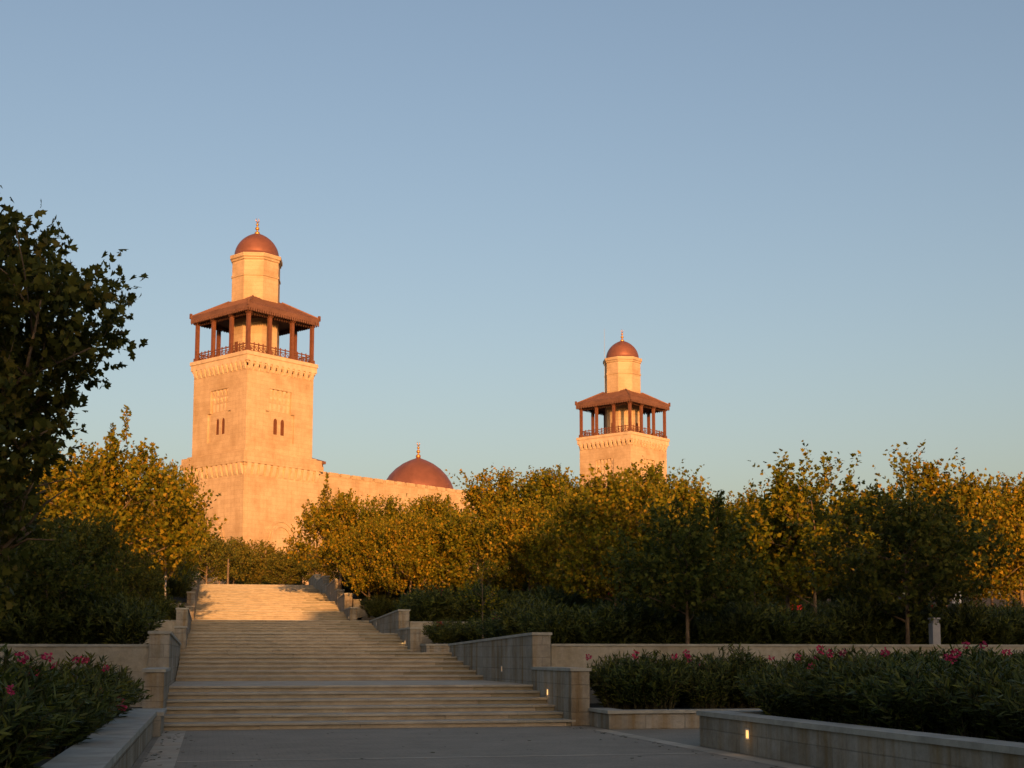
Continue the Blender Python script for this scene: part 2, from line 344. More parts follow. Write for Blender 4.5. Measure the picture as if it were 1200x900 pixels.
# ------------------------------------------------------------------ minarets
def face_maps(h):
    """four faces of a square tower: (u along the face, v up, d out from the face at half-width h)"""
    out = []
    for k in range(4):
        ca, sa = (1, 0, -1, 0)[k], (0, 1, 0, -1)[k]
        out.append(lambda u, v, d, ca=ca, sa=sa, h=h: (u * ca + (h + d) * sa, u * sa - (h + d) * ca, v))
    return out
def square_ring(b, h0, h1, z0, z1): b.box(-h1, h1, -h1, h1, z0, z1)
MIN_A = (4.49, 170.34, 0); ROT = R(37.1)
mn = empty('minaret', MIN_A, ROT, 'nearer and larger sunlit limestone minaret with brown gallery roof, at the head of the stairs', 'minaret', 'two minarets of the mosque')
HL, HU = 5.75, 5.2
b = MB(); b.box(-HL, HL, -HL, HL, 3, 24.2)
for f in face_maps(HL):
    # shallow blind arch low on each face
    for rr, dd in ((2.0, .10), (1.45, .16)):
        n = 16
        for i in range(n):
            a0, a1 = math.pi * i / n, math.pi * (i + 1) / n
            b.prism([(rr * math.cos(a0), 15.2 + rr * 1.15 * math.sin(a0)), ((rr + .3) * math.cos(a0), 15.2 + (rr + .3) * 1.15 * math.sin(a0)),
                     ((rr + .3) * math.cos(a1), 15.2 + (rr + .3) * 1.15 * math.sin(a1)), (rr * math.cos(a1), 15.2 + rr * 1.15 * math.sin(a1))], -.05, dd, f)
        for sx in (-1, 1):
            b.prism([(sx * rr, 9), (sx * (rr + .3), 9), (sx * (rr + .3), 15.2), (sx * rr, 15.2)], -.05, dd, f)
low = b.build('lower_shaft', M_lime, mn)
def corbels(name, h, n, z0, z1, proj, w):
    b = MB()
    for f in face_maps(h):
        for i in range(n):
            u = -h + (i + .5) * 2 * h / n
            # bracket: curved profile
            prof = [(0, z1), (proj, z1), (proj, z1 - .18), (proj * .75, z1 - (z1 - z0) * .5), (proj * .3, z1 - (z1 - z0) * .85), (0, z0)]
            g2 = lambda d, v, uu, f=f: f(uu, v, d)
            b.prism([(d - .05, v) if d == 0 else (d, v) for d, v in prof], u - w / 2, u + w / 2, g2)
            # little arch soffit between brackets
            ww = (2 * h / n - w) / 2
            b.prism([(-.05, z1 - .001), (proj * .45, z1 - .001), (proj * .45, z1 - .22), (-.05, z1 - .3)], u + w / 2, u + w / 2 + 2 * ww, g2)
    return b.build(name, M_trim, mn)
corbels('lower_corbels', HL, 12, 22.7, 24.2, .42, .52)
b = MB(); b.box(-6.22, 6.22, -6.22, 6.22, 24.2, 24.85); b.box(-6.15, 6.0, -6.15, 6.0, 24.85, 25.55); b.box(-5.6, 5.6, -5.6, 5.6, 25.55, 25.8); ld = b.build('ledge', M_lime, mn)
# upper shaft: core, and an outer skin leaving the recessed window panel open
RC = .32
b = MB(); b.box(-HU + RC, HU - RC, -HU + RC, HU - RC, 25.8, 36.0)
rects = [(-HU, -2.25, 25.8, 36), (2.25, HU, 25.8, 36), (-2.25, 2.25, 25.8, 27.3), (-2.25, 2.25, 33.7, 36), (-2.25, -1.75, 30.9, 33.7), (1.75, 2.25, 30.9, 33.7)]
for k, f in enumerate(face_maps(HU - RC)):
    for (u0, u1, v0, v1) in rects:
        if u0 == -HU: u0 = -(HU - RC) - (0 if k % 2 else RC)
        if u1 == HU: u1 = (HU - RC) + (0 if k % 2 else RC)
        b.prism([(u0, v0), (u1, v0), (u1, v1), (u0, v1)], 0, RC, f)
up_ = b.build('upper_shaft', M_lime, mn)
for f in face_maps(HU - RC):
    # muqarnas frieze
    b = MB()
    for row, (z0, z1, d) in enumerate(((32.95, 33.7, .2), (32.1, 32.72, .15), (31.0, 31.95, .06))):
        for i in range(5):
            u = -1.75 + (i + .5) * .7; w_ = .2 if row == 0 else .17
            g2 = lambda dd, v, uu, f=f: f(uu, v, dd)
            b.prism([(-.02, z1), (d, z1), (d, z1 - .25), (.02, z0 + .05), (-.02, z0)], u - w_, u + w_, g2)
    fr = b.build('carved_frieze', M_trim, mn)
    # window plate with two arched slots
    b = MB(); sl = [(-.84, -.26), (.26, .84)]; T = .09; Z0, Z1, ZS = 28.2, 30.9, 29.75
    b.prism([(-2.2, 27.32), (2.2, 27.32), (2.2, Z0), (-2.2, Z0)], 0, T, f)
    for u0, u1 in ((-2.2, -.84), (-.26, .26), (.84, 2.2)): b.prism([(u0, Z0), (u1, Z0), (u1, Z1), (u0, Z1)], 0, T, f)
    for u0, u1 in sl:
        c = (u0 + u1) / 2; r_ = (u1 - u0) / 2
        arc = [(c - r_ * math.cos(a), ZS + r_ * 1.5 * math.sin(a)) for a in [math.pi * i / 8 for i in range(9)]]
        b.prism(arc + [(u1, Z1), (u0, Z1)], 0, T, f)
    wp = b.build('window_surround', M_lime, mn)
    for u0, u1 in sl:
        b = MB(); b.prism([(u0 - .02, Z0 - .02), (u1 + .02, Z0 - .02), (u1 + .02, 30.5), (u0 - .02, 30.5)], .004, .02, f)
        for i in range(9): b.prism([(u0, Z0 + .05 + i * .22), (u1, Z0 + .05 + i * .22), (u1, Z0 + .11 + i * .22), (u0, Z0 + .11 + i * .22)], .02, .035, f)
        b.build('window_shutter', M_shut, wp)
corbels('upper_corbels', HU, 12, 35.5, 36.6, .34, .46)
b = MB(); b.box(-5.5, 5.5, -5.5, 5.5, 36.6, 37.3); b.box(-5.6, 5.6, -5.6, 5.6, 37.3, 37.75)
cornice = b.build('cornice', M_trim, mn)
# gallery
G0, G1 = 37.75, 43.0; HC = 5.0
pos = [-HC, -HC / 3 - .1, HC / 3 + .1, HC]
cols = [(u, v) for u in pos for v in pos if abs(u) == HC or abs(v) == HC]
for (u, v) in cols:
    b = MB(); b.box(u - .2, u + .2, v - .2, v + .2, G0, G1); b.box(u - .3, u + .3, v - .3, v + .3, G0, G0 + .5); b.box(u - .3, u + .3, v - .3, v + .3, G1 - .5, G1 - .003)
    b.build('gallery_column', M_wood, mn)
for f in face_maps(HC):
    for u0, u1 in zip(pos, pos[1:]):
        b = MB(); u0 += .25; u1 -= .25
        bar = lambda a0, a1, z0, z1, th=.05: b.prism([(a0, z0), (a1, z0), (a1, z1), (a0, z1)], -th, th, f)
        bar(u0, u1, G0 + 1.0, G0 + 1.12); bar(u0, u1, G0 + .12, G0 + .22); bar(u0, u1, G0 + .72, G0 + .78)
        n = 4
        for i in range(n + 1):
            uu = u0 + (u1 - u0) * i / n
            bar(max(u0, uu - .05), min(u1, uu + .05), G0 + .222, G0 + (1.25 if 0 < i < n else .998), .06)
        for i in range(n):
            a0, a1 = u0 + (u1 - u0) * i / n + .05, u0 + (u1 - u0) * (i + 1) / n - .05
            for (p0, p1) in (((a0, G0 + .24), (a1, G0 + .70)), ((a1, G0 + .24), (a0, G0 + .70))):
                b.prism([(p0[0], p0[1]), (p0[0] + .07, p0[1]), (p1[0] + .07, p1[1]), (p1[0], p1[1])], -.03, .03, f)
        b.build('railing', M_wood, mn)
HE = 5.62
b = MB()
rt_ = [(-HE, -HE, 43.55), (HE, -HE, 43.55), (HE, HE, 43.55), (-HE, HE, 43.55)]
tp = [(-2.3, -2.3, 45.55), (2.3, -2.3, 45.55), (2.3, 2.3, 45.55), (-2.3, 2.3, 45.55)]
bt = [(x, y, 43.0) for x, y, z in rt_]
b.add(rt_ + tp + bt, [(0, 1, 5, 4), (1, 2, 6, 5), (2, 3, 7, 6), (3, 0, 4, 7), (4, 5, 6, 7), (0, 8, 9, 1), (1, 9, 10, 2), (2, 10, 11, 3), (3, 11, 8, 0), (11, 10, 9, 8)])
for k in range(4):   # raised hip ribs and battens
    sx, sy = ((-1, -1), (1, -1), (1, 1), (-1, 1))[k]
    b.tube([(sx * HE, sy * HE, 43.6), (sx * 2.3, sy * 2.3, 45.6)], .1, 6)
    b.box(sx * HE - .13, sx * HE + .13, sy * HE - .13, sy * HE + .13, 43.3, 43.95)
for f in face_maps(0):
    for i in range(1, 30):
        u = -HE + 2 * HE * i / 30; v1 = max(abs(u), 2.32)
        b.tube([Vector(f(u, 43.57, HE)), Vector(f(u, 43.57 + 2.0 * (HE - v1) / (HE - 2.3), v1))], .045, 4)
roof = b.build('gallery_roof', M_copper, mn)
b = MB()
for f in face_maps(HE):
    n = 32
    for i in range(n):
        u = -HE + (i + .5) * 2 * HE / n
        b.prism([(u - .12, 43.1), (u + .12, 43.1), (u + .12, 42.72), (u, 42.6), (u - .12, 42.72)], .003, .06, f)
b.build('fascia', M_copper, roof)
b = MB(); b.box(-HE + .12, HE - .12, -HE + .12, HE - .12, 42.93, 42.997); b.build('soffit', M_shade_timber, roof)
b = MB()
for f in face_maps(HC):
    b.prism([(-HC, 42.68), (HC, 42.68), (HC, 42.92), (-HC, 42.92)], -.15, .14, f)
    n = 26
    for i in range(n):
        u = -HC + (i + .5) * 2 * HC / n
        b.prism([(u - .11, 42.68), (u + .11, 42.68), (u + .11, 42.45), (u, 42.32), (u - .11, 42.45)], -.1, -.04, f)
b.build('fringe_beam', M_shade_timber, roof)
# octagonal drum
AP = 2.85; o8 = AP / math.cos(math.pi / 8)
b = MB(); b.lathe([(o8, G0), (o8, 48.3), (o8 + .1, 48.3), (o8 + .1, 48.55), (o8, 48.55), (o8, 50.3), (o8 + .15, 50.4), (o8 + .15, 50.6), (o8 + .3, 50.7), (o8 + .3, 51.15), (2.6, 51.18)], 8, (0, 0, 0), math.pi / 8)
b.build('drum', M_lime, mn)
for k in (0, 2, 5, 7):
    a = math.pi / 4 * k + math.pi; ca, sa = math.cos(a), math.sin(a)
    b = MB(); b.box(AP - .05, AP + .03, -.32, .32, G0, G0 + 2.3, lambda x, y, z: (x * ca - y * sa, x * sa + y * ca, z)); dr = b.build('gallery_door', M_shut, mn)
DR = 2.78
prof = [(DR + .06, 51.17), (DR + .06, 51.32)] + [(DR * math.cos(t) ** .92, 51.32 + 2.72 * math.sin(t) + .12 * t ** 3) for t in [math.pi / 2 * i / 18 for i in range(18)]] + [(.12, 54.45)]
b = MB(); b.lathe(prof, 40); dome = b.build('dome', M_domem, mn, True)
def finial(z, s, parent, c=(0, 0)):
    pr = [(.02, 0)]; pr = [(.10, -.1), (.14, 0), (.30, .12), (.36, .28), (.28, .46), (.10, .56), (.08, .66), (.22, .78), (.27, .92), (.22, 1.06), (.08, 1.16), (.06, 1.26), (.16, 1.36), (.19, 1.46), (.15, 1.56), (.05, 1.64), (.03, 1.8)]
    b = MB(); b.lathe([(r * s, q * s) for r, q in pr], 12, (c[0], c[1], z))
    a = [(-math.pi / 2 + math.radians(q)) for q in range(-165, 166, 15)]
    b.tube([(c[0] + .24 * s * math.cos(t), c[1] + .0, z + 2.0 * s + .24 * s * math.sin(t)) for t in a], [.02 * s + .05 * s * math.cos((t + math.pi / 2) * .6) for t in a], 6)
    return b.build('finial', M_brass, parent, True)
finial(54.2, 1.0, dome)
mn2 = copy_tree(mn)
mn2.location = (66.83, 217.25, 0); mn2['label'] = 'farther limestone minaret rising behind the tree row, thin antenna rod beside its dome'
b = MB(); b.tube([(-2.6, 1.8, 45.5), (-2.6, 1.8, 56.4)], [.05, .02], 5); b.build('antenna_rod', M_metal, mn2)

# ------------------------------------------------------------------ prayer hall between the minarets
hall = empty('mosque_hall', (3.45, 163.06, 0), ROT, 'long limestone mosque wall with stepped parapet and brown dome, between the two minarets', 'mosque')
b = MB(); b.box(11.0, 77.5, -.2, 1.2, 3, 23.9); b.box(11.0, 77.5, 50, 51, 3, 23.9); b.box(10.9, 12, 1.2, 50, 3, 23.9); b.box(76.4, 77.4, 1.21, 49.99, 3, 23.9); b.box(12.01, 76.39, 1.21, 49.99, 21.5, 22.3)
hall_wall = b.build('hall_wall', M_lime, hall)
b = MB(); u = 11.2
while u < 76.5:
    b.box(u, u + 1.5, -.26, 1.0, 23.9, 24.42); b.box(u + 1.51, u + 1.95, -.16, .8, 23.9, 24.02); u += 1.96
b.build('parapet', M_lime, hall_wall)
b = MB(); b.box(42, 62, 26, 44, 22.3, 27.2); b.box(41.6, 62.4, 25.6, 44.4, 27.2, 27.9)
for i in range(9): b.box(42 + i * 2.25, 43.3 + i * 2.25, 25.62, 26.5, 27.9, 28.25)
b.build('raised_block', M_lime, hall)
DC = (50.0 - .4, 20.0)
b = MB(); b.lathe([(5.8, 22.3), (5.8, 25.4), (6.1, 25.5), (6.1, 25.9), (5.5, 25.95)], 16, (DC[0], DC[1], 0)); b.build('dome_drum', M_lime, hall)
prof = [(5.75, 25.9), (5.78, 26.3), (5.6, 27.2), (5.15, 28.3), (4.45, 29.4), (3.5, 30.4), (2.4, 31.2), (1.3, 31.75), (.5, 32.05), (.12, 32.3)]
b = MB(); b.lathe(prof, 48, (DC[0], DC[1], 0)); hd = b.build('dome', M_domem, hall, True)
finial(32.1, 1.15, hd, DC)
b = MB(); zr = 26.5
b.add([(11.0, 4, zr), (16.2, 4, zr), (16.2, 14, zr), (11.0, 14, zr), (11.0, 6, zr + 1.5), (13.6, 8, zr + 1.4), (13.6, 10, zr + 1.4), (11.0, 12, zr + 1.5)],
      [(0, 1, 5, 4), (1, 2, 6, 5), (2, 3, 7, 6), (4, 5, 6, 7), (3, 0, 4, 7), (3, 2, 1, 0)])
b.box(11.0, 16.25, 3.95, 14.05, zr - .35, zr - .002)
kr = b.build('terrace_roof', M_copper, hall)
for (x, y) in ((15.8, 4.4), (15.8, 9), (15.8, 13.6)):
    b = MB(); b.box(x - .2, x + .2, y - .2, y + .2, 22.3, zr - .352); b.build('roof_post', M_wood, kr)

# ------------------------------------------------------------------ foliage
def np_mesh(name, V, k, mat):
    """many separate polygons of k corners each"""
    n = len(V) // k; me = bpy.data.meshes.new(name)
    me.vertices.add(len(V)); me.vertices.foreach_set('co', np.ascontiguousarray(V, dtype=np.float32).ravel())
    me.loops.add(len(V)); me.loops.foreach_set('vertex_index', np.arange(len(V), dtype=np.int32))
    me.polygons.add(n); me.polygons.foreach_set('loop_start', np.arange(n, dtype=np.int32) * k)
    me.update(calc_edges=True); me.validate(); me.materials.append(mat); return me
def nrm(a): return a / np.maximum(np.linalg.norm(a, axis=-1, keepdims=True), 1e-9)
LOBED = np.array([(0, 0, 0), (.06, .26, -.05), (.28, .50, -.16), (.40, .24, -.05), (.70, .36, -.14), (.74, .15, -.05), (1.05, 0, -.06), (.74, -.15, -.05), (.70, -.36, -.14), (.40, -.24, -.05), (.28, -.50, -.16), (.06, -.26, -.05)])
OVAL = np.array([(0, 0, 0), (.35, .34, -.08), (.75, .26, -.08), (1, 0, 0), (.75, -.26, -.08), (.35, -.34, -.08)])
KITE = np.array([(0, 0, 0), (.45, .36, -.1), (1, 0, 0), (.45, -.36, -.1)])
LANCE = np.array([(0, 0, 0), (.3, .085, -.01), (.65, .075, -.02), (1, 0, -.06), (.65, -.075, -.02), (.3, -.085, -.01)])
def leaves(C, U, W, S, T):
    U = nrm(U); V = nrm(np.cross(W, U)); W = np.cross(U, V)
    P = C[:, None, :] + S[:, None, None] * (U[:, None, :] * T[None, :, 0:1] + V[:, None, :] * T[None, :, 1:2] + W[:, None, :] * T[None, :, 2:3])
    return P.reshape(-1, 3)
def tree_meshes(seed, h, rad, base, n_sprig, per, leaf, T, mat, trunk_r=.09, spread=1.0, up=.7, gap=.38, top=.25, limbs=13, xm=None, sl=(.45, .9), clump=.11, shoots=0):
    """trunk with limbs, and a crown of leafy sprigs gathered in clumps round them"""
    r = np.random.default_rng(seed); rd = random.Random(seed)
    tb = MB(); bends = [(rd.uniform(-.05, .05) * h * .3, rd.uniform(-.05, .05) * h * .3) for _ in range(6)]
    tp = [Vector((bends[i][0] * (i / 5), bends[i][1] * (i / 5), h * .86 * i / 5 - (.3 if i == 0 else 0))) for i in range(6)]
    tb.tube(tp, [trunk_r * (1.25 if i == 0 else 1 - .82 * i / 5) for i in range(6)], 8)
    def on_trunk(t):
        f = t * 5; i = min(4, int(f)); return tp[i].lerp(tp[i + 1], f - i)
    ch = h - base
    def env(t):    # crown radius at height share t
        return rad * (np.sin(np.pi * np.clip(t * .86 + .12, 0, 1)) ** .62) * (1 - .35 * t ** 3)
    tips = []
    for i in range(limbs):
        t0 = (base / h + (.92 - base / h) * (i / limbs) ** .9) * .95; p0 = on_trunk(min(.98, t0 / .86 * .82)); a = i * 2.399 + rd.uniform(-.4, .4)
        th = min(.98, (p0.z - base) / ch + rd.uniform(.1, .32)); th = max(.05, th); rr = float(env(th)) * rd.uniform(.72, 1.0)
        if xm: rr = min(rr, xm(base + ch * th) * .85)
        e = Vector((math.cos(a) * rr, math.sin(a) * rr, base + ch * th)); m_ = p0.lerp(e, .5) + Vector((rd.uniform(-.1, .1), rd.uniform(-.1, .1), .05)) * rad - Vector((0, 0, .06 * rad))
        lr = trunk_r * (.5 - .25 * i / limbs); tb.tube([p0, m_, e], [lr, lr * .6, lr * .25], 5); tips.append((e, lr)); tips.append((m_, lr))
        for j in range(4):
            q0 = p0.lerp(e, .35 + .18 * j) if j < 3 else e
            q0 = m_.lerp(e, j / 4.0) if j < 4 else e
            d = Vector((rd.uniform(-1, 1), rd.uniform(-1, 1), rd.uniform(.0, 1.1))).normalized() * rad * rd.uniform(.25, .5)
            tb.tube([q0, q0 + d * .55 + Vector((0, 0, .04 * rad)), q0 + d], [lr * .35, lr * .22, lr * .1], 4); tips.append((q0 + d, lr))
    for j in range(3): tips.append((on_trunk(1) + Vector((rd.uniform(-.2, .2) * rad, rd.uniform(-.2, .2) * rad, h * .14 * rd.uniform(.3, 1))), .01))
    # sprig origins: round the tips, and through the envelope thinned by a lumpy field
    tipA = np.array([tuple(t[0]) for t in tips])
    n1 = int(n_sprig * .74); c1 = tipA[r.integers(0, len(tipA), n1)] + r.normal(0, clump * rad, (n1, 3)) * np.array([1, 1, .8])
    n2 = n_sprig * 3; t = r.random(n2); a = r.random(n2) * 2 * np.pi
    lump = 1 + .16 * np.sin(3 * a + seed) + .12 * np.sin(5 * a + 7 * t + seed * 1.7)
    rr = env(t) * lump * r.random(n2) ** .45
    c2 = np.stack([np.cos(a) * rr, np.sin(a) * rr, base + ch * t], 1)
    k = 2.6 / rad; fld = sum(np.sin(c2 @ (r.normal(0, k, 3)) + r.random() * 6.28) for _ in range(7)) / 2.6
    c2 = c2[fld > gap - .55][: n_sprig - n1]
    c = np.concatenate([c1, c2]); c = c[(c[:, 2] > base - .25 * rad) & (c[:, 2] < h - sl[0])]
    if xm: c = c[np.hypot(c[:, 0], c[:, 1]) < np.array([xm(q) for q in c[:, 2]]) - .25]
    ax = np.concatenate([c[:, :2] / rad * .8, np.zeros((len(c), 1))], 1) + np.array([0, 0, up]) + r.normal(0, .42, (len(c), 3))
    ax = nrm(ax); L = r.uniform(sl[0], sl[1], len(c)) * (1 + top * (c[:, 2] > base + ch * .8))
    ns = len(c); s = np.tile(np.linspace(.05, 1, per), ns); A = np.repeat(ax, per, 0)
    C = np.repeat(c, per, 0) + A * (s * np.repeat(L, per))[:, None] + r.normal(0, leaf * .25, (ns * per, 3))
    if shoots:      # upright leaders that break the outline
        ti = tipA[tipA[:, 2] > base + ch * .5]; q = ti[r.integers(0, len(ti), shoots)]
        sa = nrm(np.concatenate([q[:, :2] / rad * .3, np.ones((shoots, 1))], 1) + r.normal(0, .13, (shoots, 3))); sL = h * r.uniform(.10, .22, shoots)
        k = 70; st = np.tile(np.linspace(0, 1, k), shoots); SA = np.repeat(sa, k, 0)
        SCt = np.repeat(q, k, 0) + SA * (st * np.repeat(sL, k))[:, None] + r.normal(0, leaf * .8, (shoots * k, 3)) * (1.2 - .95 * st)[:, None]
        C = np.concatenate([C, SCt]); A = np.concatenate([A, SA]); ns_all = len(C)
        for i in range(shoots): tb.tube([tuple(q[i]), tuple(q[i] + sa[i] * sL[i])], [.02, .006], 4)
    else: ns_all = ns * per
    side = nrm(np.cross(A, r.normal(0, 1, (ns_all, 3))))
    U = side * .85 + A * .6 + r.normal(0, .25, (ns_all, 3)); W = nrm(A * .3 + np.array([0, 0, .2]) + r.normal(0, .75, (ns_all, 3)))
    S = leaf * r.uniform(.6, 1.2, ns_all)
    zk = h / np.quantile(C[:, 2], .9985)
    C[:, 2] *= zk; c[:, 2] *= zk
    tb.v = [(p[0], p[1], p[2] * zk if p[2] > 0 else p[2]) for p in tb.v]
    crown = np_mesh('crown', leaves(C, U, W, S, T), len(T), mat)
    for i in range(0, ns, 3):
        tb.add([tuple(c[i]), tuple(c[i] + np.array([.012, 0, 0])), tuple(c[i] + ax[i] * L[i])], [(0, 1, 2)])
    trunk = tb.mesh('trunk', True); trunk.materials.append(M_bark)
    return trunk, crown
def put_tree(name, meshes, x, y, z, label, scale=1, rz=0, group=None, cat='tree', sx=1):
    t = empty(name, (x, y, z), rz, label, cat, group); t.scale = (scale * sx, scale * sx, scale)
    link('trunk', meshes[0], None, t); link('crown', meshes[1], None, t); return t
def by_px(px, Y): return float(at(px, 760, Y)[0])

# the near plane tree, its trunk beyond the left edge of the picture
def near_outline(z): return float(np.interp(z, [1.5, 3, 4.1, 5.0, 5.5, 6.2, 6.9, 7.15, 7.5, 8.6], [1.2, 1.4, 1.65, 1.85, 2.15, 2.6, 2.7, 1.7, 1.45, 1.35]))
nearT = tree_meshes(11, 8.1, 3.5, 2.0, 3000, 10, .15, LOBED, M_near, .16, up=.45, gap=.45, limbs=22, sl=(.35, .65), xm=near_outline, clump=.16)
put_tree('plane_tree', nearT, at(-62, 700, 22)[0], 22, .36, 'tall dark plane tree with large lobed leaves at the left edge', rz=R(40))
# small planes standing on the first terraces, in the shade
dT = [tree_meshes(21, 4.0, 1.75, 1.05, 720, 12, .125, LOBED, M_plane_shaded, .055, gap=.4, shoots=10),
      tree_meshes(22, 4.2, 2.0, .95, 860, 12, .125, LOBED, M_plane_shaded, .06, gap=.4, shoots=10),
      tree_meshes(23, 5.0, 2.3, 1.3, 800, 12, .13, LOBED, M_plane_shaded, .075, gap=.5, shoots=16)]
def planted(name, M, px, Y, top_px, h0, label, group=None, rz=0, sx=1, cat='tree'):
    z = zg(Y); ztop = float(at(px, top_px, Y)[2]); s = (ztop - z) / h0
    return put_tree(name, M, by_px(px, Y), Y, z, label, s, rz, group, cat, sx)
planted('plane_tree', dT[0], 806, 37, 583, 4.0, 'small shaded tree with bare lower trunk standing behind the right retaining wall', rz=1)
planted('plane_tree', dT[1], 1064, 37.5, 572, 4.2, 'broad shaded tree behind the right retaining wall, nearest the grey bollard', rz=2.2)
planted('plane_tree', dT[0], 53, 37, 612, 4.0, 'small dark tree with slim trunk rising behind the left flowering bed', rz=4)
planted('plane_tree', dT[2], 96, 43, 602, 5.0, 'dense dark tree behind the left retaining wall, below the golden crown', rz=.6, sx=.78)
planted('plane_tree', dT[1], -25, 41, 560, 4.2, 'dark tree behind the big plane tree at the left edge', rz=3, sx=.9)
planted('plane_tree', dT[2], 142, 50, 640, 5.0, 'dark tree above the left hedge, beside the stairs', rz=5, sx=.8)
# a thin half-bare sapling
sap = tree_meshes(31, 4.6, .8, 1.7, 70, 7, .13, KITE, M_plane, .03, gap=.2, limbs=8)
planted('sapling', sap, 566, 49.5, 632, 4.6, 'thin half-bare sapling with forked pale stem in front of the golden trees', cat='sapling')
# sunlit trees
gT = [tree_meshes(41, 6.0, 2.5, 1.7, 1250, 13, .135, LOBED, M_plane, .1, up=.9, shoots=16), tree_meshes(42, 6.0, 2.2, 1.8, 1100, 13, .135, LOBED, M_plane, .09, up=1.3, top=.6, shoots=20),
      tree_meshes(43, 6.0, 2.8, 1.3, 1400, 13, .135, LOBED, M_plane, .11, up=.9, shoots=18), tree_meshes(44, 6.0, 1.7, 2.0, 560, 13, .14, LOBED, M_plane, .07, shoots=14, up=1.4, top=.9, gap=.7, limbs=9, clump=.1)]
gl = 'tree with sunlit golden green crown'
for i, (kind, px, Y, tpx, sx, lab) in enumerate([
    (0, 722, 58, 556, 1.0, 'golden tree with a straight trunk lit orange, in front of the farther minaret'),
    (1, 925, 57, 566, .95, 'golden tree with an orange-lit trunk, left of the tall airy crown'),
    (3, 957, 53, 532, 1.05, 'tall airy tree whose loose top sprays stand against the sky, with slim dark trunk'),
    (3, 1075, 56, 530, 1.0, 'tree with one tufted top shoot high above its neighbours on the right'),
    (0, 1147, 58, 556, .9, 'golden tree with a thick lit trunk left of the right edge of the picture'),
    (1, 1200, 63, 560, 1.0, 'golden tree cut by the right edge of the picture'),
    (1, 885, 63, 577, .9, 'small golden tree at the right end of the dense row, before the gap of sky'),
    (2, 398, 92, 566, .85, 'first tree of the golden row, right of the stairs, half dark and half lit'),
    (2, 118, 64, 498, .93, 'large golden crown left of the stairs, beneath the dark plane tree'),
    (1, 192, 80, 545, .55, 'narrow golden tree beside the left parapet, touching the near minaret'),
    ]):
    planted('plane_tree', gT[kind], px, Y, tpx, 6.0, lab, rz=i * 1.7, sx=sx)
rowg = 'golden trees in the dense row right of the stairs'
for i, (kind, px, Y, tpx, sx) in enumerate([(1, 455, 88, 584, .9), (0, 505, 92, 583, 1.0), (2, 548, 80, 590, 1), (1, 590, 96, 553, 1.05), (0, 642, 92, 552, 1), (2, 683, 84, 562, .95), (1, 765, 82, 547, 1),
                                           (0, 800, 76, 566, 1), (2, 842, 86, 586, 1), (1, 620, 76, 590, 1), (0, 660, 72, 600, .9), (2, 760, 68, 600, .9), (1, 480, 80, 604, .9), (0, 432, 84, 610, .8)]):
    planted('plane_tree', gT[kind], px, Y, tpx, 6.0, 'golden green tree in the dense row between the stairs and the gap of sky', rowg, rz=i * 2.1 + .4, sx=sx)
for i, (kind, px, Y, tpx, sx) in enumerate([(0, 1010, 68, 588, .9), (2, 1110, 72, 602, .9), (1, 1040, 84, 600, .9), (2, 960, 90, 615, 1.0), (0, 1165, 90, 612, 1.0), (2, 1215, 80, 600, .9), (1, 905, 95, 625, 1.0), (2, 1080, 100, 625, 1.1), (0, 1010, 105, 628, 1.1), (2, 1180, 110, 630, 1.1)]):
    planted('plane_tree', gT[kind], px, Y, tpx, 6.0, 'golden tree at the back of the loose grove on the far right', 'trees at the back of the right grove', rz=i * 1.3 + .9, sx=sx)
for i, (kind, px, Y, tpx, sx) in enumerate([(2, 25, 72, 530, 1), (0, -30, 66, 540, 1), (1, 60, 84, 540, 1), (2, 150, 92, 580, .8), (1, 90, 100, 560, 1.0), (0, 10, 100, 570, 1.2)]):
    planted('plane_tree', gT[kind], px, Y, tpx, 6.0, 'half hidden tree behind the large golden crown on the left', 'trees behind the golden crown', rz=i * 1.9, sx=sx)
eT = [tree_meshes(51, 6.0, 2.6, 1.3, 800, 10, .22, KITE, M_ever, .11, limbs=14, shoots=10), tree_meshes(52, 6.0, 2.2, 1.5, 700, 10, .22, KITE, M_ever, .1, limbs=14, shoots=14)]
for i, (kind, px, Y, tpx, sx) in enumerate([(0, 240, 136, 624, 1.0), (1, 272, 142, 630, .9), (0, 303, 150, 634, 1.0), (1, 330, 138, 646, 1.2), (0, 352, 146, 640, 1.0), (1, 222, 150, 618, 1.1), (0, 376, 136, 638, 1.1), (1, 288, 160, 648, 1.3), (0, 322, 162, 652, 1.3)]):
    planted('evergreen_tree', eT[kind], px, Y, tpx, 6.0, 'bushy olive green tree at the foot of the nearer minaret, beyond the top step', 'trees at the foot of the minaret', rz=i * 2.3, sx=sx)

